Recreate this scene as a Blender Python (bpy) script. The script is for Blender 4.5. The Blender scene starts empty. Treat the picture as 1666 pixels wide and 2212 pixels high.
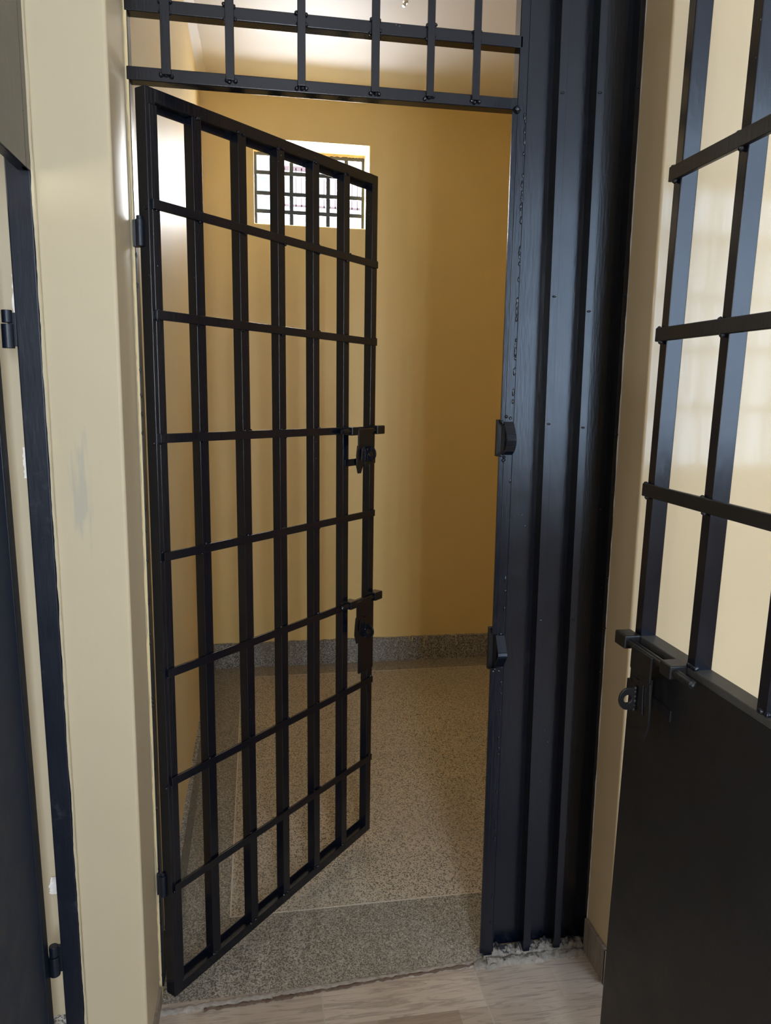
import bpy, bmesh, math, random
from mathutils import Vector, Matrix, noise as noise3
random.seed(7)
S = bpy.context.scene
COL = S.collection

# ------------------------------------------------------------------ materials
def new_mat(name):
    m = bpy.data.materials.new(name); m.use_nodes = True
    nt = m.node_tree; nt.nodes.clear()
    out = nt.nodes.new('ShaderNodeOutputMaterial'); p = nt.nodes.new('ShaderNodeBsdfPrincipled')
    nt.links.new(p.outputs[0], out.inputs[0])
    return m, nt, p
def N(nt, t, **kw):
    n = nt.nodes.new(t)
    for k, v in kw.items(): setattr(n, k, v)
    return n
def world_pos(nt, scale=(1, 1, 1), loc=(0, 0, 0)):
    g = N(nt, 'ShaderNodeNewGeometry'); m = N(nt, 'ShaderNodeMapping')
    m.inputs['Scale'].default_value = scale; m.inputs['Location'].default_value = loc
    nt.links.new(g.outputs['Position'], m.inputs[0]); return m.outputs[0]
def noise(nt, vec, scale, detail=3, rough=.5, dist=0):
    n = N(nt, 'ShaderNodeTexNoise'); n.inputs['Scale'].default_value = scale
    n.inputs['Detail'].default_value = detail; n.inputs['Roughness'].default_value = rough
    n.inputs['Distortion'].default_value = dist
    nt.links.new(vec, n.inputs['Vector']); return n.outputs['Fac']
def ramp(nt, fac, stops, interp='LINEAR'):
    r = N(nt, 'ShaderNodeValToRGB'); cr = r.color_ramp; cr.interpolation = interp
    while len(cr.elements) < len(stops): cr.elements.new(.5)
    for e, (p, c) in zip(cr.elements, stops):
        e.position = p; e.color = (c if len(c) == 4 else (*c, 1))
    nt.links.new(fac, r.inputs[0]); return r.outputs[0]
def mixc(nt, fac, a, b, mode='MIX'):
    m = N(nt, 'ShaderNodeMix', data_type='RGBA', blend_type=mode)
    for s, v in ((m.inputs['Factor'], fac), (m.inputs['A'], a), (m.inputs['B'], b)):
        if hasattr(v, 'links'): nt.links.new(v, s)
        else: s.default_value = v if not isinstance(v, tuple) else (*v[:3], 1)
    return m.outputs['Result']
def math_n(nt, op, a, b=None):
    m = N(nt, 'ShaderNodeMath', operation=op)
    for s, v in zip(m.inputs, (a, b)):
        if v is None: continue
        if hasattr(v, 'links'): nt.links.new(v, s)
        else: s.default_value = v
    return m.outputs[0]
def bump(nt, p, h, strength, dist):
    b = N(nt, 'ShaderNodeBump'); b.inputs['Strength'].default_value = strength; b.inputs['Distance'].default_value = dist
    nt.links.new(h, b.inputs['Height']); nt.links.new(b.outputs[0], p.inputs['Normal'])

def wall_paint(name, base, rough=.28, smear=False, spec=.5, bmp=.25):
    m, nt, p = new_mat(name); p.inputs['Specular IOR Level'].default_value = spec
    v = world_pos(nt); vs = world_pos(nt, (1, 1, .12))
    n1 = noise(nt, v, 2.2, 3); n2 = noise(nt, vs, 26, 3)
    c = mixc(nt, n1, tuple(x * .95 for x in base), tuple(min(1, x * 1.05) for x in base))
    if smear:
        gp = N(nt, 'ShaderNodeNewGeometry'); mp = N(nt, 'ShaderNodeMapping', vector_type='POINT')
        mp.inputs['Location'].default_value = (.084 / .05, 0, -1.26 / .25); mp.inputs['Scale'].default_value = (1 / .05, 0, 1 / .25)
        nt.links.new(gp.outputs['Position'], mp.inputs[0])
        ln = N(nt, 'ShaderNodeVectorMath', operation='LENGTH'); nt.links.new(mp.outputs[0], ln.inputs[0])
        vv = world_pos(nt, (1, 1, .1)); nn = noise(nt, vv, 120, 2)
        d = math_n(nt, 'ADD', ln.outputs['Value'], math_n(nt, 'MULTIPLY', nn, 1.2))
        mask = ramp(nt, d, [(.70, (.42, .42, .42)), (1.0, (0, 0, 0))])
        # (ramp input above is clamped 0..1, so only the core of the smear is tinted)
        c = mixc(nt, mask, c, (.36, .38, .35))
    nt.links.new(c, p.inputs['Base Color'])
    p.inputs['Roughness'].default_value = rough
    hh = math_n(nt, 'ADD', math_n(nt, 'MULTIPLY', n2, .6), noise(nt, v, 9, 4))
    bump(nt, p, hh, bmp, .006)
    return m

def black_paint(name, base=(.008, .010, .016), rough=.22, grime=0.0, specks=True):
    m, nt, p = new_mat(name)
    v = world_pos(nt); vs = world_pos(nt, (1, 1, .15))
    n1 = noise(nt, v, 14, 4); n2 = noise(nt, vs, 160, 2)
    c = mixc(nt, n1, base, tuple(x * 1.6 for x in base))
    if specks:
        vo = N(nt, 'ShaderNodeTexVoronoi'); vo.inputs['Scale'].default_value = 55
        nt.links.new(v, vo.inputs['Vector'])
        msk = ramp(nt, vo.outputs['Distance'], [(.0, (1, 1, 1)), (.035, (1, 1, 1)), (.07, (0, 0, 0))])
        gate = ramp(nt, noise(nt, v, 5, 2), [(.58, (0, 0, 0)), (.66, (1, 1, 1))])
        mm = mixc(nt, 1.0, msk, gate, 'MULTIPLY')
        c = mixc(nt, mm, c, (.28, .30, .33))
    if grime:
        g = ramp(nt, noise(nt, v, 18, 6, .7), [(.58, (0, 0, 0)), (.75, (grime,) * 3)])
        c = mixc(nt, g, c, (.18, .19, .22))
    nt.links.new(c, p.inputs['Base Color'])
    r = ramp(nt, n1, [(.3, (rough * .9,) * 3), (.75, (rough * 1.15,) * 3)])
    nt.links.new(r, p.inputs['Roughness'])
    p.inputs['IOR'].default_value = 1.5
    bump(nt, p, math_n(nt, 'ADD', n2, n1), .18, .0015)
    return m

def terrazzo(name, light, dark, amount, scale=330, tint=(.5, .5, .5)):
    m, nt, p = new_mat(name)
    v = world_pos(nt)
    vo = N(nt, 'ShaderNodeTexVoronoi'); vo.inputs['Scale'].default_value = scale; nt.links.new(v, vo.inputs['Vector'])
    sep = N(nt, 'ShaderNodeSeparateColor'); nt.links.new(vo.outputs['Color'], sep.inputs[0])
    chip = ramp(nt, sep.outputs[0], [(0, dark), (amount, tuple(x * 1.5 for x in dark)), (amount + .03, light), (.93, tuple(x * 1.08 for x in light)), (1, tint)], 'CONSTANT')
    big = noise(nt, v, 2.5, 3); c = mixc(nt, ramp(nt, big, [(.35, (0, 0, 0)), (.7, (.45,) * 3)]), chip, tuple(x * .55 for x in light))
    v2 = N(nt, 'ShaderNodeTexVoronoi'); v2.inputs['Scale'].default_value = scale * .62; nt.links.new(v, v2.inputs['Vector'])
    s2 = N(nt, 'ShaderNodeSeparateColor'); nt.links.new(v2.outputs['Color'], s2.inputs[0])
    c = mixc(nt, ramp(nt, s2.outputs[1], [(0, (0, 0, 0)), (.965, (.8,) * 3)], 'CONSTANT'), c, tint)
    nt.links.new(c, p.inputs['Base Color'])
    p.inputs['Roughness'].default_value = .55
    bump(nt, p, big, .1, .004)
    return m

def wood_tile(name, dim=1.0):
    m, nt, p = new_mat(name)
    v = world_pos(nt, loc=(-.767 + .389 * 4, .042, 0))
    br = N(nt, 'ShaderNodeTexBrick'); br.offset = .37; br.offset_frequency = 2
    br.inputs['Scale'].default_value = 1; br.inputs['Mortar Size'].default_value = 0.0
    br.inputs['Brick Width'].default_value = .1945; br.inputs['Row Height'].default_value = .10
    br.inputs['Color1'].default_value = (0, 0, 0, 1); br.inputs['Color2'].default_value = (1, 1, 1, 1); br.inputs['Mortar'].default_value = (.5, .5, .5, 1)
    nt.links.new(v, br.inputs['Vector'])
    grain_v = world_pos(nt, (2.2, 22, 1)); g = noise(nt, grain_v, 3.2, 5, .6, 1.2)
    g2 = noise(nt, world_pos(nt, (4, 90, 1)), 3, 3)
    base = mixc(nt, br.outputs['Color'], tuple(x * dim for x in (.36, .275, .21)), tuple(x * dim for x in (.60, .51, .42)))
    dk = ramp(nt, g, [(.50, (0, 0, 0)), (.62, (.6,) * 3), (.68, (.1,) * 3)])
    c = mixc(nt, dk, base, tuple(x * dim for x in (.24, .185, .15)))
    c = mixc(nt, ramp(nt, g2, [(.45, (0, 0, 0)), (.8, (.3,) * 3)]), c, tuple(x * dim for x in (.26, .20, .16)))
    # grout lines every .389 m in x
    gr = N(nt, 'ShaderNodeTexBrick'); gr.offset = 0; gr.inputs['Scale'].default_value = 1
    gr.inputs['Mortar Size'].default_value = .0017; gr.inputs['Brick Width'].default_value = .389; gr.inputs['Row Height'].default_value = .389
    nt.links.new(world_pos(nt, loc=(-.767 + .389 * 4, .242 + .389 * 2, 0)), gr.inputs['Vector'])
    c = mixc(nt, gr.outputs['Fac'], c, (.46, .42, .36))
    nt.links.new(c, p.inputs['Base Color']); p.inputs['Roughness'].default_value = .42
    return m

def simple(name, col, rough=.5, metal=0, nscale=30, var=.15, bmp=.0):
    m, nt, p = new_mat(name)
    n = noise(nt, world_pos(nt), nscale, 4)
    c = mixc(nt, n, tuple(x * (1 - var) for x in col), tuple(min(1, x * (1 + var)) for x in col))
    nt.links.new(c, p.inputs['Base Color']); p.inputs['Roughness'].default_value = rough; p.inputs['Metallic'].default_value = metal
    if bmp: bump(nt, p, n, .6, bmp)
    return m

CREAM = (.80, .62, .36)
M_front = wall_paint('cream gloss paint front', (.635, .535, .36), .42, smear=True, spec=.2)
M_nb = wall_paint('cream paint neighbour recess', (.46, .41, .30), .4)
M_frontr = wall_paint('cream gloss paint right', (.70, .555, .35), .08, spec=.4, bmp=.06)
M_cell = wall_paint('cream gloss paint cell', (.78, .62, .34), .46, spec=.13)
M_back = wall_paint('cream paint cell back', (.78, .605, .27), .45)
M_white = simple('white ceiling paint', (.80, .79, .80), .55, nscale=3, var=.02)
M_blk = black_paint('black gloss enamel', (.0025, .0035, .0075), .2)
M_blkcol = black_paint('black gloss enamel column', (.0012, .0024, .0065), .24, grime=.05)
M_blkold = black_paint('black enamel worn', (.003, .006, .014), .38, grime=.2)
M_leaf = black_paint('navy black enamel leaf', (.003, .010, .027), .55, grime=.03)
M_blkdull = black_paint('black enamel dull', (.005, .005, .006), .42, specks=False)
M_field = terrazzo('terrazzo field', (.60, .53, .42), (.13, .115, .085), .30)
M_border = terrazzo('terrazzo border', (.42, .385, .32), (.12, .11, .09), .42, 380, (.55, .51, .44))
M_skirt = terrazzo('terrazzo skirting', (.40, .39, .37), (.09, .09, .085), .45, 300, (.5, .5, .48))
M_tile = wood_tile('wood print floor tile')
M_tileskirt = wood_tile('wood print skirting tile', .55)
M_strip = simple('pale dividing strip', (.62, .58, .50), .5)
M_mortar = simple('rough grey mortar', (.42, .38, .34), .95, nscale=90, var=.5, bmp=.004)
M_mortarblk, _nt, _p = new_mat('mortar with black paint splashes')
_v = world_pos(_nt); _n = noise(_nt, _v, 110, 5, .7); _c = mixc(_nt, _n, (.13, .11, .09), (.40, .36, .31))
_g = N(_nt, 'ShaderNodeNewGeometry'); _s = N(_nt, 'ShaderNodeSeparateXYZ'); _nt.links.new(_g.outputs['Position'], _s.inputs[0])
_h = math_n(_nt, 'ADD', math_n(_nt, 'MULTIPLY', _s.outputs['Z'], 14.0), math_n(_nt, 'MULTIPLY', noise(_nt, _v, 70, 5, .75), .9))
_k = ramp(_nt, _h, [(.62, (0, 0, 0)), (.74, (1, 1, 1))]); _nt.links.new(mixc(_nt, _k, _c, (.012, .013, .016)), _p.inputs['Base Color'])
_p.inputs['Roughness'].default_value = .9; bump(_nt, _p, _n, .6, .003)
M_brown = simple('brown grout stain', (.13, .085, .06), .9, nscale=60, var=.5)
M_white2 = simple('white plaster edge', (.66, .66, .66), .8, nscale=90, var=.2)
M_outwall = simple('pale outside render', (.85, .86, .86), .8, nscale=4, var=.03)
M_outdark = simple('outside glazing', (.42, .46, .48), .5)
M_outrail = simple('outside pink railing', (.30, .20, .21), .6)
M_metal = simple('bright metal', (.75, .73, .68), .25, 1.0)
M_sheet = black_paint('dark grey sheet steel', (.05, .045, .04), .3, specks=False)

# ------------------------------------------------------------------ geometry helpers
def hexa(bm, P):
    vs = [bm.verts.new(p) for p in P]
    for f in ((0, 3, 2, 1), (4, 5, 6, 7), (0, 1, 5, 4), (1, 2, 6, 5), (2, 3, 7, 6), (3, 0, 4, 7)):
        bm.faces.new([vs[i] for i in f])
def box(bm, x0, x1, y0, y1, z0, z1):
    hexa(bm, [(x0, y0, z0), (x1, y0, z0), (x1, y1, z0), (x0, y1, z0), (x0, y0, z1), (x1, y0, z1), (x1, y1, z1), (x0, y1, z1)])
def leanbox(bm, b0, b1, t0, t1, y0, y1, z0, z1):
    hexa(bm, [(b0, y0, z0), (b1, y0, z0), (b1, y1, z0), (b0, y1, z0), (t0, y0, z1), (t1, y0, z1), (t1, y1, z1), (t0, y1, z1)])
def blob(bm, c, r, sq=(1, 1, 1)):
    g = bmesh.ops.create_icosphere(bm, subdivisions=2, radius=r)
    for v in g['verts']:
        v.co = Vector((v.co.x * sq[0], v.co.y * sq[1], v.co.z * sq[2])) * random.uniform(.82, 1.15) + Vector(c)
def tube(bm, pts, r, seg=12):
    pts = [Vector(p) for p in pts]; rings = []
    for i, p in enumerate(pts):
        d = (pts[min(i + 1, len(pts) - 1)] - pts[max(i - 1, 0)]).normalized()
        a = d.orthogonal().normalized() if i == 0 else (a - d * a.dot(d)).normalized()
        b = d.cross(a)
        rings.append([bm.verts.new(p + (a * math.cos(2 * math.pi * k / seg) + b * math.sin(2 * math.pi * k / seg)) * r) for k in range(seg)])
    for A, B in zip(rings, rings[1:]):
        for k in range(seg): bm.faces.new((A[k], A[(k + 1) % seg], B[(k + 1) % seg], B[k]))
    bm.faces.new(rings[0][::-1]); bm.faces.new(rings[-1])
def prism(bm, loops, ext):
    """loops: outer polygon of 3D points (+ optional hole with the same count); ext: extrusion vector"""
    e = Vector(ext); outer = [Vector(p) for p in loops[0]]
    if len(loops) == 1:
        A = [bm.verts.new(p) for p in outer]; B = [bm.verts.new(p + e) for p in outer]; n = len(A)
        bm.faces.new(A[::-1]); bm.faces.new(B)
        for i in range(n): bm.faces.new((A[i], A[(i + 1) % n], B[(i + 1) % n], B[i]))
    else:
        inner = [Vector(p) for p in loops[1]]; n = len(outer)
        R = [[bm.verts.new(p) for p in q] for q in (outer, [p + e for p in outer], [p + e for p in inner], inner)]
        for a in range(4):
            X, Y = R[a], R[(a + 1) % 4]
            for i in range(n): bm.faces.new((X[i], X[(i + 1) % n], Y[(i + 1) % n], Y[i]))
def obj(name, bm, m, parent=None, bevel=0, smooth=True):
    bmesh.ops.recalc_face_normals(bm, faces=bm.faces)
    me = bpy.data.meshes.new(name); 
    if parent is not None:
        off = parent['_o'] if '_o' in parent else (0, 0, 0)
        bmesh.ops.translate(bm, verts=bm.verts, vec=-Vector(off))
    bm.to_mesh(me); bm.free(); me.materials.append(m)
    o = bpy.data.objects.new(name, me); COL.objects.link(o)
    if parent is not None:
        o.parent = parent; o['_o'] = tuple(off)
    if smooth:
        for f in me.polygons: f.use_smooth = True
        try: me.set_sharp_from_angle(angle=math.radians(35))
        except Exception: pass
    if bevel:
        b = o.modifiers.new('bevel', 'BEVEL'); b.width = bevel; b.segments = 3; b.limit_method = 'ANGLE'; b.angle_limit = math.radians(50)
        b.harden_normals = True
    return o
def thing(name, label, cat, loc, group=None):
    o = bpy.data.objects.new(name, None); COL.objects.link(o); o.location = loc; o.empty_display_size = .05
    o['_o'] = tuple(loc); o['label'] = label; o['category'] = cat
    if group: o['group'] = group
    return o
def struct(name, bm, m, bevel=0):
    o = obj(name, bm, m, None, bevel); o['kind'] = 'structure'; return o
def BM(): return bmesh.new()
def ragged_v(bm, x0b, x1b, x0t, x1t, y, z0, z1, ampL, ampR, thick=.003, n=160, axis='x', seed=1):
    """a thin raised strip with wavy long edges, standing in a wall plane"""
    rn = random.Random(seed); A = []; wl = wr = 0
    for i in range(n + 1):
        t = i / n; z = z0 + (z1 - z0) * t
        wl = wl * .75 + rn.uniform(-1, 1) * .5; wr = wr * .75 + rn.uniform(-1, 1) * .5
        a = x0b + (x0t - x0b) * t + wl * ampL; b = x1b + (x1t - x1b) * t + wr * ampR
        f = (lambda u, d: (u, y - d, z)) if axis == 'x' else (lambda u, d: (y - d, u, z))
        A.append([bm.verts.new(f(a, 0)), bm.verts.new(f(a + (b - a) * .2, thick)), bm.verts.new(f(b - (b - a) * .2, thick)), bm.verts.new(f(b, 0))])
    for P, Q in zip(A, A[1:]):
        for k in range(3): bm.faces.new((P[k], P[k + 1], Q[k + 1], Q[k]))
def ragged_floor(bm, pts, w, amp, h, n=160, seed=1, zbase=0, K=8, f=55):
    """lumpy low ridge along a floor line pts[0]->pts[1]"""
    a = Vector(pts[0]); b = Vector(pts[1]); d = (b - a); s = Vector((-d.y, d.x)).normalized(); rows = []
    nz = lambda x, y: noise3.noise(Vector((x * f, y * f, seed * 3.1))) + .5 * noise3.noise(Vector((x * f * 2.7, y * f * 2.7, seed * 1.7)))
    for i in range(n + 1):
        c = a + d * (i / n); L = -w / 2 + amp * 1.6 * nz(c.x, -3); R_ = w / 2 + amp * 1.6 * nz(c.x, 5); row = []
        for k in range(K + 1):
            q = c + s * (L + (R_ - L) * k / K); hh = h * (math.sin(math.pi * k / K) ** .6) * max(.2, .62 + .38 * nz(q.x, q.y))
            row.append(bm.verts.new((q.x, q.y, zbase + (hh if 0 < k < K else 0))))
        rows.append(row)
    for P, Q in zip(rows, rows[1:]):
        for k in range(K): bm.faces.new((P[k], P[k + 1], Q[k + 1], Q[k]))

# ------------------------------------------------------------------ the setting
H = 2.857; D = 2.181; WT = .22
PF = -.196           # front plane of the pillar on the left
QF = -.118           # front plane of the wall on the right
XR = 1.0757; XW = 0.0; XCR = 1.95
# floors
b = BM(); box(b, -3.0, 4.2, -3.4, -.02, -.06, 0); o = struct('floor', b, M_tile)
b = BM()
# terrazzo border round a paler field
FX0, FX1, FY0, FY1 = .1514, 1.72, .26, 2.03
for (x0, x1, y0, y1) in ((-.03, 2.0, -.02, FY0), (-.03, FX0, FY0, FY1), (FX1, 2.0, FY0, FY1), (-.03, 2.0, FY1, D + .02)):
    box(b, x0, x1, y0, y1, -.06, 0)
struct('floor.001', b, M_border)
b = BM(); box(b, FX0, FX1, FY0, FY1, -.06, 0.0); struct('floor.002', b, M_field)
b = BM(); w = .002
for (x0, x1, y0, y1) in ((FX0 - w, FX1 + w, FY0 - w, FY0 + w), (FX0 - w, FX1 + w, FY1 - w, FY1 + w), (FX0 - w, FX0 + w, FY0, FY1), (FX1 - w, FX1 + w, FY0, FY1), (FX0, FX1, 1.16 - .001, 1.16 + .001)):
    box(b, x0, x1, y0, y1, -.002, .0006)
struct('trim_1', b, M_strip)
# cell walls
b = BM(); hexa(b, [(-.128, PF + .004, -.01), (-.005, PF + .004, -.01), (-.005, 0, -.01), (-.128, 0, -.01), (-.146, PF + .004, 2.9), (-.006, PF + .004, 2.9), (-.006, 0, 2.9), (-.146, 0, 2.9)])
struct('wall_front_left', b, M_front, .007)
b = BM(); box(b, -.14, XW, .001, D + .01, -.01, H + .02); struct('wall_left', b, M_cell)
b = BM(); box(b, XCR, XCR + .15, .05, D + .01, -.01, H + .02); struct('wall_right', b, M_back)
# back wall with window hole
wx0, wx1, wz0, wz1 = .2445, .798, 2.2285, 2.612
b = BM()
def wall_hole(bm, x0, x1, z0, z1, y0, y1, hx0, hx1, hz0, hz1):
    O = [(x0, z0), (x1, z0), (x1, z1), (x0, z1)]; I = [(hx0, hz0), (hx1, hz0), (hx1, hz1), (hx0, hz1)]
    prism(bm, [[(x, y0, z) for x, z in O], [(x, y0, z) for x, z in I]], (0, y1 - y0, 0))
wall_hole(b, -.14, XCR + .15, -.01, H + .02, D, D + WT, wx0, wx1, wz0, wz1)
struct('wall_back', b, M_back, .006)
# front wall right of the gate frame, above it and over to the corridor end
b = BM(); box(b, XR + .003, 4.15, QF, .05, -.01, 2.9); struct('wall_front_right', b, M_frontr, .006)
b = BM(); box(b, -.006, XR + .02, .01, .10, 2.45, 2.9); struct('wall_front_top', b, M_front)
# cell ceiling, corridor ceiling
b = BM(); box(b, -.14, XCR + .15, 0.10, D + .05, H, H + .08); struct('ceiling', b, M_white)
b = BM(); box(b, -3.0, 4.2, -3.5, .1, 2.9, 2.98); struct('ceiling.001', b, M_white)
# wavy plaster seam between cell ceiling and walls
b = BM(); rn = random.Random(3)
rows = []
for i in range(61):
    y = .1 + (D - .1) * i / 60; q = rn.uniform(-.004, .004)
    rows.append([b.verts.new((XW + .0, y, H - .035 + q)), b.verts.new((XW + .008, y, H - .02 + q)), b.verts.new((XW + .03 + q, y, H))])
for P, Q in zip(rows, rows[1:]):
    for k in range(2): b.faces.new((P[k], P[k + 1], Q[k + 1], Q[k]))
struct('trim_2', b, M_white)
# corridor enclosure (behind the camera) with the rear windows and an added left opening for fill light
b = BM(); O = [(-3.4, -.01), (.1, -.01), (.1, 2.9), (-3.4, 2.9)]; I = [(-2.9, .9), (-.6, .9), (-.6, 2.5), (-2.9, 2.5)]  # inner loop I is a made-up opening for the left fill light
prism(b, [[(-3.1, y, z) for y, z in O], [(-3.1, y, z) for y, z in I]], (.1, 0, 0)); struct('wall_corridor_left', b, M_front)
b = BM(); box(b, 4.1, 4.2, -3.4, .1, -.01, 2.9); struct('wall_corridor_right', b, M_frontr)
cw = (.25, .66, .95, 2.45); cw2 = (1.9, 4.0, .95, 2.8)
b = BM(); wall_hole(b, -3.0, 1.3, -.01, 2.9, -3.5, -3.4, *cw); struct('wall_rear', b, M_front)
b = BM(); wall_hole(b, 1.3, 4.2, -.01, 2.9, -3.5, -3.4, *cw2); struct('wall_rear.001', b, M_front)
# neighbour cell on the left: front wall strip seen through the door gap
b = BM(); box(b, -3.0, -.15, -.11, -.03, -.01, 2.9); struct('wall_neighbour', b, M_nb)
# baseboards
b = BM()
rn = random.Random(5); n = 90; rows = []
for i in range(n + 1):
    x = .0 + (XCR) * i / n; zt = .1305 + rn.uniform(-.0022, .0022)
    rows.append([b.verts.new((x, D - .016, 0)), b.verts.new((x, D - .014, zt - .002)), b.verts.new((x, D + .001, zt + .001))])
for P, Q in zip(rows, rows[1:]):
    for k in range(2): b.faces.new((P[k], P[k + 1], Q[k + 1], Q[k]))
struct('baseboard_back', b, M_skirt)
b = BM(); rn = random.Random(6); rows = []
for i in range(91):
    y = .06 + (D - .06) * i / 90; zt = .132 + rn.uniform(-.003, .003)
    rows.append([b.verts.new((XW + .016, y, 0)), b.verts.new((XW + .014, y, zt - .002)), b.verts.new((XW - .001, y, zt + .001))])
for P, Q in zip(rows, rows[1:]):
    for k in range(2): b.faces.new((P[k], P[k + 1], Q[k + 1], Q[k]))
struct('baseboard_left', b, M_skirt)
b = BM(); box(b, XR - .006, XR + .006, QF - .006, -.004, 0, .094); box(b, XR - .006, 2.9, QF - .007, QF + .002, 0, .094); struct('baseboard_front_right', b, M_tileskirt, .002)
b = BM(); hexa(b, [(-.006, PF, 0), (.001, PF, 0), (.001, -.01, 0), (-.006, -.01, 0), (-.006, PF, .05), (.001, PF, .05), (.001, -.01, .04), (-.006, -.01, .04)])
struct('baseboard_front_left', b, M_tileskirt, .001)
b = BM(); box(b, -3.0, -.15, -.118, -.108, 0, .085); struct('baseboard_neighbour', b, M_skirt, .002)
# paint drips over the back skirting
b = BM()
for x, l in ((1.045, .012), (1.06, .028), (1.125, .05), (1.135, .02), (1.30, .015)):
    tube(b, [(x, D - .014, .133), (x + .001, D - .0145, .133 - l * .6), (x, D - .0145, .133 - l)], .0018, 6)
struct('trim_3', b, M_back)
# mortar, grout and ragged plaster edges
b = BM(); ragged_floor(b, ((.805, -.010), (1.072, -.010)), .03, .005, .016, 260, 4)
ragged_floor(b, ((.80, .020), (1.078, .020)), .044, .003, .030, 260, 8)
ragged_floor(b, ((.77, -.012), (.83, -.020)), .03, .006, .010, 60, 9); struct('trim_4', b, M_mortarblk)
b = BM(); ragged_floor(b, ((.0, -.045), (.79, -.005)), .022, .004, .004, 200, 12); struct('trim_5', b, M_mortar)
b = BM()
for (a0, a1, s) in (((.10, -.052), (.30, -.045), 20), ((.33, -.040), (.78, -.010), 22), ((.26, -.042), (.36, -.04), 23)):
    ragged_floor(b, (a0, a1), .008, .0035, .005, 90, s, .0012)
struct('trim_6', b, M_brown)
b = BM()
ragged_v(b, -.0135, -.004, -.0135, -.005, -.0005, .05, 2.9, .0, .0022, .004, 260, seed=2)
struct('trim_7', b, M_front)
b = BM(); ragged_v(b, XR + .002, XR + .0065, XR + .002, XR + .008, -.0, .04, 2.9, .001, .0018, .003, 240, seed=6)
struct('trim_8', b, M_white2)

# ------------------------------------------------------------------ window of the cell
win = bpy.data.objects.new('window_1', None); COL.objects.link(win); win.location = (.52, D + WT - .03, 2.42); win['_o'] = tuple(win.location); win['kind'] = 'structure'
yw0, yw1 = D + WT - .045, D + WT - .015
b = BM()
O = [(wx0, wz0), (wx1, wz0), (wx1, wz1), (wx0, wz1)]; I = [(wx0 + .014, wz0 + .012), (wx1 - .014, wz0 + .012), (wx1 - .014, wz1 - .026), (wx0 + .014, wz1 - .026)]
prism(b, [[(x, yw0, z) for x, z in O], [(x, yw0, z) for x, z in I]], (0, yw1 - yw0, 0)); obj('frame', b, M_blkold, win)
for k in range(1, 6):
    x = wx0 + (wx1 - wx0) * k / 6
    b = BM(); box(b, x - .0095, x + .0095, yw0 + .002, yw0 + .016, wz0 + .012, wz1 - .02); obj('bar', b, M_blkold, win)
for z in (2.505, 2.408, 2.322):
    b = BM(); box(b, wx0 + .01, wx1 - .01, yw0 - .006, yw0 + .004, z - .0095, z + .0095); obj('cross_bar', b, M_blkold, win)
# rough plaster line under the window head
b = BM(); rn = random.Random(11); rows = []
for i in range(81):
    x = wx0 + (wx1 - wx0) * i / 80; rows.append([b.verts.new((x, yw0 - .004, wz1)), b.verts.new((x, yw0 - .004, wz1 - .008 - rn.uniform(0, .005)))])
for P, Q in zip(rows, rows[1:]): b.faces.new((P[0], P[1], Q[1], Q[0]))
struct('trim_9', b, simple('rough ochre plaster', (.45, .34, .20), .9, nscale=120, var=.4))

# ------------------------------------------------------------------ the welded gate frame: jamb, transom grille, boxed steel column
fr = thing('gate_frame', 'black welded steel gate frame with barred transom and ribbed sheet column', 'frame', (.53, .02, 0))
b = BM(); leanbox(b, -.012, .0045, -.014, .0005, .002, .042, .03, 2.62)
rn = random.Random(9)
for i in range(26): blob(b, (.002, .001, rn.uniform(.05, 1.9)), .003, (.8, .5, 2))
obj('jamb', b, M_blkold, fr, .002)
def rail(z0l, z1l, z0r, z1r, xr_):
    b = BM(); hexa(b, [(-.004, 0, z0l), (xr_, 0, z0r), (xr_, .03, z0r), (-.004, .03, z0l), (-.004, 0, z1l), (xr_, 0, z1r), (xr_, .03, z1r), (-.004, .03, z1l)])
    return b
b = rail(2.043, 2.0685, 2.0455, 2.0685, .799); blob(b, (.797, .0, 2.045), .008); obj('transom_rail', b, M_blk, fr, .002)
b = rail(2.1675, 2.1925, 2.167, 2.192, .806); obj('transom_rail', b, M_blk, fr, .002)
b = rail(2.40, 2.43, 2.40, 2.43, .806); obj('transom_rail', b, M_blk, fr, .002)
rn = random.Random(21)
for (x0, x1) in ((.0632, .0818), (.1872, .2048), (.3297, .3461), (.4804, .4973), (.5968, .6126), (.6953, .7114)):
    b = BM(); box(b, x0, x1, -.008, 0, 2.055, 2.415)
    for (zz) in (2.055, 2.17, 2.192):
        for sx in (x0, x1, (x0 + x1) / 2):
            blob(b, (sx + rn.uniform(-.002, .002), -.002, zz + rn.uniform(-.004, .003)), .0045, (1, .8, 1))
    obj('transom_bar', b, M_blk, fr, .0015)
# column : stop strip, front tubes, recessed sheet panels
b = BM(); leanbox(b, .7995, .8225, .798, .819, 0, .036, .012, 2.6)
obj('column_tube', b, M_blkcol, fr, .0025)
b = BM()
def lerpx(z, b0, t0): return b0 + (t0 - b0) * (z / 2.05)
for (za, zb) in ((.02, .79), (.875, 1.306), (1.38, 2.045)):
    leanbox(b, .790, .8005, .788, .8005, .001, .006, za, zb)
rn = random.Random(31)
for i in range(70):
    z = rn.uniform(1.42, 2.04) if i < 45 else rn.uniform(.1, 1.3); blob(b, (.8165 + rn.uniform(-.0012, .0012), -.0005, z), .0032, (.8, .45, rn.uniform(1, 3)))
for z in (1.385, 1.30, .87, .79): 
    for k in range(4): blob(b, (.80 + rn.uniform(-.008, .012), 0, z + rn.uniform(-.008, .008)), .004, (1, .6, 1))
obj('stop_strip', b, M_blkcol, fr, .0012)
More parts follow.
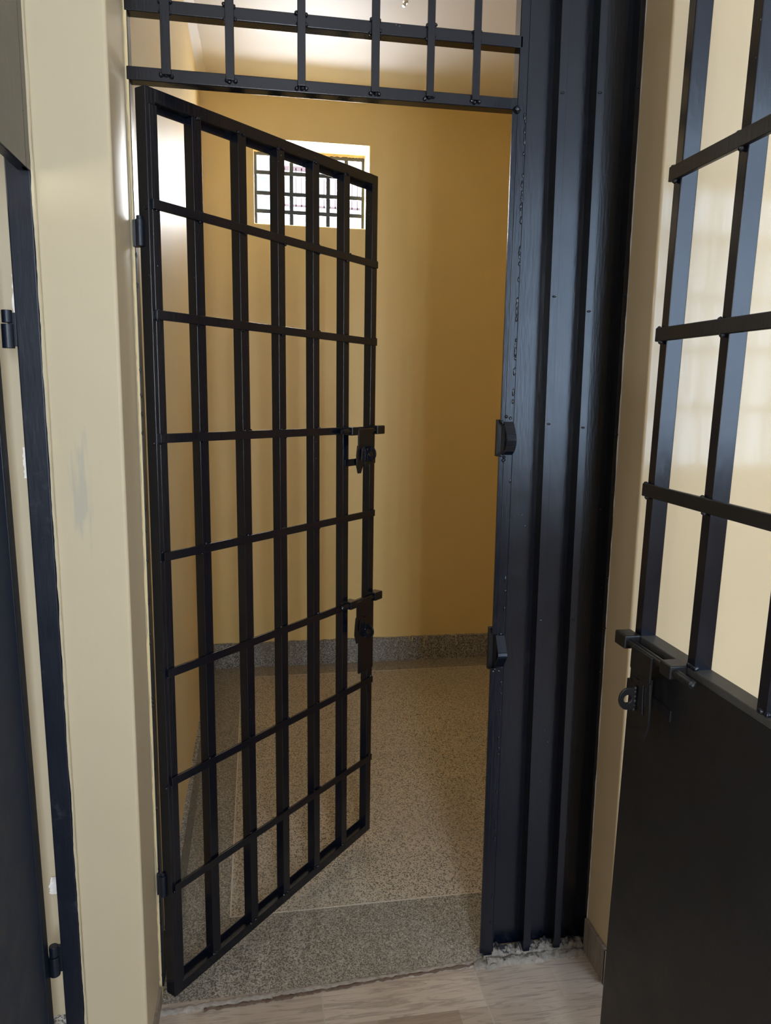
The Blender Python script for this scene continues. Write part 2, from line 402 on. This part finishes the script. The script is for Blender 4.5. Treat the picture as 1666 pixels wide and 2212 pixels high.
# back of the latch pockets
for z0, z1 in ((.78, .885), (1.30, 1.385)):
    b = BM(); box(b, .789, .7996, .024, .036, z0, z1); obj('pocket_lining', b, M_blkdull, fr)
def keeper(zc, hh, prof):
    b = BM(); pts = [(y, zc + z) for y, z in prof]; n = len(pts); t = .003
    for (y0, z0), (y1, z1) in zip(pts, pts[1:]):
        dy, dz = y1 - y0, z1 - z0; L = math.hypot(dy, dz); ny, nz = dz / L * t, -dy / L * t
        hexa(b, [(.796, y0, z0), (.819, y0, z0), (.819, y0 + ny, z0 + nz), (.796, y0 + ny, z0 + nz), (.796, y1, z1), (.819, y1, z1), (.819, y1 + ny, z1 + nz), (.796, y1 + ny, z1 + nz)])
    obj('latch_keeper', b, M_blkcol, fr, .0008)
keeper(1.342, .07, [(-.001, .038), (-.010, .026), (-.020, .012), (-.026, 0), (-.024, -.012), (-.016, -.024), (-.001, -.034)])
keeper(.835, .08, [(-.001, .038), (-.024, .002), (-.026, -.006), (-.001, -.038)])
for (a0, a1, t0, t1) in ((.9062, .9235, .8855, .904), (.9901, 1.0068, .9726, .988), (1.0720, 1.0832, 1.0655, 1.0757)):
    b = BM(); leanbox(b, a0, a1, t0, t1, 0, .04, .012, 2.6)
    rn = random.Random(int(a0 * 1e4))
    for z in (.90, 1.36, 1.66, 2.1): blob(b, ((a0 + (t0 - a0) * z / 2.6 + a1 + (t1 - a1) * z / 2.6) / 2, -.0005, z + rn.uniform(-.03, .03)), .0045, (1.1, .4, .6))
    b2 = None
    obj('rib', b, M_blkcol, fr, .0038)
for (a0, a1, t0, t1, yy) in ((.8225, .9062, .819, .8855, .036), (.9235, .9901, .904, .9726, .036), (1.0068, 1.072, .988, 1.0655, .032)):
    b = BM(); leanbox(b, a0 - .001, a1 + .001, t0 - .001, t1 + .001, yy, yy + .002, .012, 2.6); obj('sheet_panel', b, M_blkcol, fr)
# thin sheet lips standing beside each rib
for (a0, t0) in ((.9235, .904), (1.0068, .988), (.8225, .819)):
    b = BM(); leanbox(b, a0 + .0006, a0 + .0028, t0 + .0006, t0 + .0028, .003, .036, .02, 2.6); obj('sheet_lip', b, M_blkcol, fr)
# ------------------------------------------------------------------ latch used on both barred doors
def latch(parent, F, W, z, rl, sl, slotted=True, backplate=0, mat=None, name='slide_bolt', tongue=1.0, eye_z=-.065):
    """F(u, n, z) -> world; u along the door towards the free edge, n outwards"""
    mat = mat or M_blk
    def hx(bm, u0, u1, n0, n1, z0, z1):
        hexa(bm, [F(W + u, n, z + zz) for zz in (z0, z1) for (u, n) in ((u0, n0), (u1, n0), (u1, n1), (u0, n1))])
    b = BM(); tube(b, [F(W - rl, .022, z), F(W - .02, .022, z)], .0072, 14); blob(b, F(W - rl + .001, .022, z), .006)
    root = obj(name, b, mat, parent, 0)
    b = BM(); hx(b, -.035, .004, .002, .033, -.0125, .0125); obj('guide_block', b, mat, root, .003)
    b = BM(); hx(b, -sl, -sl + .034, .002, .032, -.0115, .0115); obj('guide_sleeve', b, mat, root, .0025)
    # hanging hasp plate: a polygon in the u-z plane
    b = BM()
    P = [(-.128, .004), (-.06, .004), (-.06, -.035), (-.075, -.048), (-.128, -.042)]
    prism(b, [[F(W + u, .029, z + zz) for u, zz in P]], Vector(F(0, .004, 0)) - Vector(F(0, 0, 0)))
    obj('hasp_plate', b, mat, root, .001)
    b = BM(); t = tongue
    O = [(-.134, -.040), (-.098, -.040), (-.100, -.070 * t), (-.106, -.100 * t), (-.118, -.128 * t), (-.131, -.128 * t), (-.140, -.100 * t), (-.138, -.070 * t)]
    I = [(-.124, -.050), (-.113, -.050), (-.114, -.065 * t), (-.116, -.080 * t), (-.118, -.090 * t), (-.124, -.090 * t), (-.126, -.080 * t), (-.125, -.065 * t)]
    prism(b, [[F(W + u, .031, z + zz) for u, zz in O], [F(W + u, .031, z + zz) for u, zz in I]], Vector(F(0, .004, 0)) - Vector(F(0, 0, 0)))
    obj('slotted_tongue', b, mat, root, .0008)
    # padlock eye : D plate in the n-z plane with a hole
    b = BM(); m_ = 24; O = []; I = []
    for k in range(m_):
        a = 2 * math.pi * k / m_; c, s = math.cos(a), math.sin(a)
        nn = .046 + .017 * c if c > 0 else .046 + .030 * max(c * 1.6, -1); zz = .0205 * (s if c > 0 else max(-1, min(1, s * 1.5)))
        O.append((nn, zz)); I.append((.047 + .0075 * c, .0075 * s))
    prism(b, [[F(W - .088, n_, z + eye_z + zz) for n_, zz in O], [F(W - .088, n_, z + eye_z + zz) for n_, zz in I]], Vector(F(.005, 0, 0)) - Vector(F(0, 0, 0)))
    for k in range(6): blob(b, F(W - .086, .033, z + eye_z - .02 + k * .008), .0038)
    obj('padlock_eye', b, mat, root, .0012)
    b = BM(); hx(b, -.155 if backplate == 0 else -.078, -.005, .0, .006, -.100 if backplate == 0 else -backplate, -.080 if backplate == 0 else .0)
    hx(b, -.092, -.070, .004, .03, -.10, -.05)
    obj('backing_plate', b, mat, root, .001)
    return root

# ------------------------------------------------------------------ open cell gate
hx_, hy_, th = .033, -.0297, .8122
W = .8045
gate = thing('barred_gate', 'tall black barred cell gate standing ajar, swung into the cell', 'gate', (hx_, hy_, .023))
ct, st = math.cos(th), math.sin(th)
def zmap(u, zz):   # the gate hangs slightly out of square
    t = u / W; lo = .0229 + (.0441 - .0229) * t; hi = 2.0259 + (2.0412 - 2.0259) * t
    return lo + (hi - lo) * (zz / 2.0)
def G(u, n, z): return (hx_ + u * ct + n * st, hy_ + u * st - n * ct, z)
def gbox(bm, u0, u1, n0, n1, s0, s1):   # s in 0..2 gate height units
    hexa(bm, [G(u, n, zmap(u, s)) for s in (s0, s1) for (u, n) in ((u0, n0), (u1, n0), (u1, n1), (u0, n1))])
T = .026
b = BM(); gbox(b, 0, T, -T - .004, 0, 0, 2.0); gbox(b, .009, T + .003, -.012, .0012, .03, 1.97); obj('hinge_stile', b, M_blk, gate, .0022)
b = BM(); gbox(b, W - T, W, -T, 0, 0, 2.0); obj('lock_stile', b, M_blk, gate, .0022)
b = BM(); gbox(b, T - .001, W - T + .001, -T, 0, 2.0 - T, 2.0); gbox(b, T, W - T, -.024, -.021, 2.0 - T - .012, 2.0 - T + .002); obj('top_rail', b, M_blk, gate, .0018)
b = BM(); gbox(b, T - .001, W - T + .001, -T, 0, 0, T); gbox(b, T, W - T, -.024, -.021, T - .002, T + .014); obj('bottom_rail', b, M_blk, gate, .0018)
rn = random.Random(41)
for (ut, ub) in ((.145, .149), (.278, .285), (.408, .4125), (.541, .5465), (.6715, .678)):
    b = BM()
    hexa(b, [G(u, n, zmap(u, s)) for s, e in ((T, ub), (2.0 - T, ut)) for (u, n) in ((e - T, -T), (e, -T), (e, 0), (e - T, 0))])
    for s in (T, 2.0 - T):
        for k in range(3): blob(b, G(ut - T + rn.uniform(0, T), .0, zmap(ut, s) + rn.uniform(-.003, .003)), .004)
    obj('vertical_bar', b, M_blk, gate, .0022)
BL = (1.8075, 1.5931, 1.3419, 1.0887, .8262, .5697, .3055); BR = (1.7996, 1.5841, 1.3325, 1.0835, .8235, .5581, .2987)
for zl, zr in zip(BL, BR):
    b = BM(); u0, u1, h = .007, .800, .0098
    hexa(b, [G(u0, 0, zl - h), G(u1, 0, zr - h), G(u1, .007, zr - h), G(u0, .007, zl - h), G(u0, 0, zl + h), G(u1, 0, zr + h), G(u1, .007, zr + h), G(u0, .007, zl + h)])
    for u in (.006, .13, .268, .395, .53, .66, .79):
        zz = zl + (zr - zl) * u / .8
        for k in range(2): blob(b, G(u + rn.uniform(-.014, .014), .001, zz + rn.choice((-1, 1)) * h), .0038)
    obj('cross_bar', b, M_blk, gate, .0016)
latch(gate, G, W, 1.3335, .19, .157, tongue=.93)
latch(gate, G, W, .8325, .185, .157, backplate=.235, tongue=.93, eye_z=-.09)
# hinges: knuckles between jamb and stile
for zc in (1.7535, .305):
    b = BM(); cx, cy = .0125, -.012
    tube(b, [(cx, cy, zc - .026), (cx, cy, zc + .026)], .0085, 14); tube(b, [(cx, cy, zc + .0262), (cx, cy, zc + .033)], .006, 12)
    box(b, -.002, cx, -.008, .006, zc - .026, zc + .026); hexa(b, [(cx, cy - .003, zc - .018), (hx_ + .008, hy_ + .008, zc - .018), (hx_ + .008, hy_ + .016, zc - .018), (cx, cy + .006, zc - .018), (cx, cy - .003, zc + .018), (hx_ + .008, hy_ + .008, zc + .018), (hx_ + .008, hy_ + .016, zc + .018), (cx, cy + .006, zc + .018)])
    obj('hinge', b, M_blkold, gate, .001)

# ------------------------------------------------------------------ half sheeted door on the right, swung towards the viewer
DX, DY = .9189, -.431; DW = .86
door = thing('half_barred_door', 'black steel door with bars above a solid sheet, nearest on the right', 'door', (DX, DY, .03))
LEAN = (-.407 - -.4594) / (2.06 - .178)       # the door is hung slightly out of plumb
def Dp(u, n, z):     # u = DW at free edge, measured from the hinge side
    y = DY - (DW - u) - (z - 1.15) * LEAN
    return (DX - n, y, z)
def dbox(bm, u0, u1, n0, n1, z0, z1):
    hexa(bm, [Dp(u, n, zz) for zz in (z0, z1) for (u, n) in ((u0, n0), (u1, n0), (u1, n1), (u0, n1))])
t = .030
b = BM(); dbox(b, DW - .022, DW, -t, 0, .03, 2.25); obj('lock_stile', b, M_blk, door, .002)
b = BM(); dbox(b, 0, .03, -t, 0, .03, 2.25); obj('hinge_stile', b, M_blk, door, .002)
for u in (DW - .193, DW - .365, DW - .537, DW - .709):
    b = BM(); dbox(b, u, u + .022, -t, 0, 1.015, 2.225); 
    for k in range(5): blob(b, Dp(u + .022 * rn.random(), -.002, 1.02), .005)
    obj('vertical_bar', b, M_blk, door, .002)
b = BM(); dbox(b, .03, DW - .022, -t, 0, 2.225, 2.25); obj('top_rail', b, M_blk, door, .002)
b = BM(); dbox(b, .03, DW - .022, -t, 0, .03, .055); obj('bottom_rail', b, M_blk, door, .002)
b = BM(); dbox(b, .03, DW + .0, -t - .001, .001, .992, 1.0175); obj('lock_rail', b, simple('dusty black steel', (.045, .042, .038), .5, nscale=60, var=.4), door, .002)
b = BM(); dbox(b, .002, DW - .002, .0005, .003, .035, 1.005); obj('sheet_panel', b, M_blkdull, door)
for z in (1.805, 1.549, 1.2825):
    b = BM(); dbox(b, .005, DW + .004, .0, .008, z - .0115, z + .0115)
    for u in (DW - .182, DW - .354, DW - .01): blob(b, Dp(u, .004, z - .012), .005); blob(b, Dp(u + .01, .003, z + .011), .004)
    obj('cross_bar', b, M_blkdull, door, .002)
latch(door, Dp, DW + .008, 1.008, .232, .185, backplate=0, mat=M_blkdull, tongue=1.12, eye_z=-.085)

# ------------------------------------------------------------------ neighbouring door on the left
nf = thing('door_frame', 'narrow worn black steel door frame at the left pillar edge', 'frame', (-.16, PF, 0))
b = BM(); leanbox(b, -.1655, -.1285, -.193, -.1475, PF - .001, PF + .05, 0, 2.9); obj('jamb', b, M_blkold, nf, .003)
for zc, xx in ((1.548, -.192), (.296, -.180)):
    b = BM(); tube(b, [(xx, PF - .006, zc - .036), (xx, PF - .006, zc + .006)], .0105, 14); tube(b, [(xx, PF - .006, zc + .008), (xx, PF - .006, zc + .03)], .009, 14)
    box(b, xx, xx + .014, PF - .004, PF + .004, zc - .032, zc + .026); obj('hinge', b, M_blkold, nf, .001)
lf = thing('steel_door', 'solid dark navy steel door leaf at the far left edge', 'door', (-.2, -.21, .03))
b = BM()
hexa(b, [(-.192, -.90, .03), (-.187, -.205, .03), (-.192, -.205, .03), (-.197, -.90, .03), (-.222, -.90, 1.76), (-.212, -.205, 1.76), (-.217, -.205, 1.76), (-.227, -.90, 1.76)])
obj('sheet_panel', b, M_leaf, lf, .001)
b = BM(); hexa(b, [(-.2, -.235, .03), (-.1855, -.235, .03), (-.1855, -.203, .03), (-.2, -.203, .03), (-.225, -.235, 1.76), (-.2105, -.235, 1.76), (-.2105, -.203, 1.76), (-.225, -.203, 1.76)])
obj('edge_stile', b, M_blkold, lf, .002)
ps = thing('steel_sheet_panel', 'grey sheet steel panel fixed high above the left door', 'panel', (-.14, -.5, 1.82))
b = BM(); box(b, -.144, -.140, -.95, -.2186, 1.813, 2.75); box(b, -.150, -.1395, -.222, -.198, 1.813, 2.75); obj('sheet', b, M_sheet, ps, .001)
for z0 in (1.813, 2.733):
    b = BM(); box(b, -.16, -.142, -.95, -.2, z0, z0 + .017); obj('frame_rail', b, M_blkold, ps)
# ragged plaster beads on pillar edges
b = BM(); ragged_v(b, -.1290, -.1245, -.1480, -.1415, PF + .003, 0.0, 2.88, .0016, .001, .004, 260, seed=14); struct('trim_10', b, M_front)
# patches of white filler showing beside the frame on the left
b = BM()
for z, h in ((1.60, .05), (1.30, .03), (.40, .02)):
    ragged_v(b, -.206, -.186, -.206, -.188, -.112, z - h, z + h, .004, .004, .002, 14, seed=int(z * 100))
struct('trim_11', b, M_white2)

# ------------------------------------------------------------------ lamp fitting under the cell ceiling
lamp = thing('ceiling_lamp', 'small bright metal lamp fitting under the white cell ceiling', 'lamp', (.785, 1.2, 2.857))
b = BM(); tube(b, [(.7705, 1.2, 2.785), (.7725, 1.2, 2.789), (.776, 1.2, 2.797)], .0055, 12); tube(b, [(.776, 1.2, 2.797), (.779, 1.2, 2.803)], .0085, 12); obj('tip', b, M_metal, lamp)
b = BM(); tube(b, [(.779, 1.2, 2.803), (.783, 1.2, 2.815), (.786, 1.2, 2.836)], .0075, 12); obj('arm', b, M_metal, lamp)
b = BM(); tube(b, [(.786, 1.2, 2.834), (.786, 1.2, 2.857)], .035, 24); obj('rose', b, M_metal, lamp, .002)

# ------------------------------------------------------------------ outside, seen washed out through the cell window
bd = thing('building', 'pale washed out building with balcony railing beyond the cell window', 'building', (1.5, 9.0, 0))
b = BM(); wall_hole(b, -3, 8, -3, 7.0, 9.0, 9.3, -.05, .42, 3.75, 4.2); obj('wall', b, M_outwall, bd)
b = BM(); box(b, -.05, .42, 9.02, 9.05, 3.75, 4.2); obj('window', b, M_outdark, bd)
b = BM(); box(b, .62, 1.75, 8.5, 9.0, 3.66, 3.72); obj('balcony_slab', b, M_outwall, bd)
b = BM(); box(b, .62, 1.75, 8.5, 8.53, 4.17, 4.22); box(b, .62, 1.75, 8.5, 8.53, 3.74, 3.76)
for k in range(16): box(b, .63 + k * .072, .642 + k * .072, 8.5, 8.53, 3.74, 4.2)
obj('railing', b, M_outrail, bd)
b = BM(); box(b, 1.9, 2.5, 8.97, 9.0, 4.0, 4.04); obj('window_ledge', b, M_outdark, bd)

# ------------------------------------------------------------------ rear corridor window grilles (mirrored in the gloss paint)
for nm, c_ in (('window_2', cw), ('window_3', cw2)):
    cwn = bpy.data.objects.new(nm, None); COL.objects.link(cwn); cwn.location = ((c_[0] + c_[1]) / 2, -3.42, 1.7); cwn['_o'] = tuple(cwn.location); cwn['kind'] = 'structure'
    nb = 4 if nm == 'window_2' else 12
    for k in range(1, nb):
        x = c_[0] + (c_[1] - c_[0]) * k / nb; b = BM(); box(b, x - .022, x + .022, -3.44, -3.42, c_[2], c_[3]); obj('bar', b, M_blk, cwn)
    for z in (1.35, 1.75, 2.1, 2.5):
        if z < c_[3] - .05:
            b = BM(); box(b, c_[0], c_[1], -3.46, -3.44, z - .02, z + .02); obj('cross_bar', b, M_blk, cwn)
    if nm == 'window_3':
        for k in range(nb):
            x = c_[0] + (c_[1] - c_[0]) * (k + .5) / nb
            b = BM(); prism(b, [[(x - .03, -3.46, 2.5), (x + .03, -3.46, 2.5), (x, -3.46, 2.15)]], (0, .01, 0)); obj('spear_point', b, M_blk, cwn)

# ------------------------------------------------------------------ light
w = bpy.data.worlds.new('world'); S.world = w; w.use_nodes = True
bg = w.node_tree.nodes['Background']; bg.inputs[0].default_value = (.80, .90, 1.0, 1); bg.inputs[1].default_value = 2.6
def area(name, loc, rot, sx, sy, power, col):
    l = bpy.data.lights.new(name, 'AREA'); l.shape = 'RECTANGLE'; l.size = sx; l.size_y = sy; l.energy = power; l.color = col
    o = bpy.data.objects.new(name, l); COL.objects.link(o); o.location = loc; o.rotation_euler = rot; return o
area('daylight_rear_window', (.455, -3.55, 1.7), (math.radians(90), 0, 0), .41, 1.5, 84, (.80, .89, 1.0))
area('daylight_side_window', (2.95, -3.55, 1.87), (math.radians(90), 0, 0), 2.1, 1.85, 74, (.46, .68, 1.0))
area('fill_light_left', (-3.15, -1.75, 1.7), (math.radians(90), 0, math.radians(-90)), 2.3, 1.6, 34, (.95, .97, 1.0))  # added soft fill from the left, no known window there
area('daylight_cell_window', (.52, D + WT + .06, 2.45), (math.radians(-78), 0, 0), .6, .45, 38, (.95, .97, 1.0))

# ------------------------------------------------------------------ camera
yaw, pitch, roll = .172, .1619, .0154
f = Vector((math.sin(yaw) * math.cos(pitch), math.cos(yaw) * math.cos(pitch), -math.sin(pitch)))
r = Vector((math.cos(yaw), -math.sin(yaw), 0)); u = r.cross(f)
r2 = r * math.cos(roll) + u * math.sin(roll); u2 = u * math.cos(roll) - r * math.sin(roll)
M = Matrix((r2, u2, -f)).transposed().to_4x4(); M.translation = Vector((.2375, -1.6557, 1.4505))
cam = bpy.data.cameras.new('camera'); co = bpy.data.objects.new('camera', cam); COL.objects.link(co); co.matrix_world = M
cam.sensor_fit = 'VERTICAL'; cam.sensor_height = 24; cam.lens = 1622.99 / 2212 * 24; cam.clip_start = .01
S.camera = co
S.view_settings.view_transform = 'Standard'; S.view_settings.look = 'None'; S.view_settings.exposure = .30; S.view_settings.gamma = 1.0
S.cycles.max_bounces = 14; S.cycles.diffuse_bounces = 8; S.cycles.sample_clamp_indirect = 6
for o in list(bpy.data.objects):
    if '_o' in o: del o['_o']
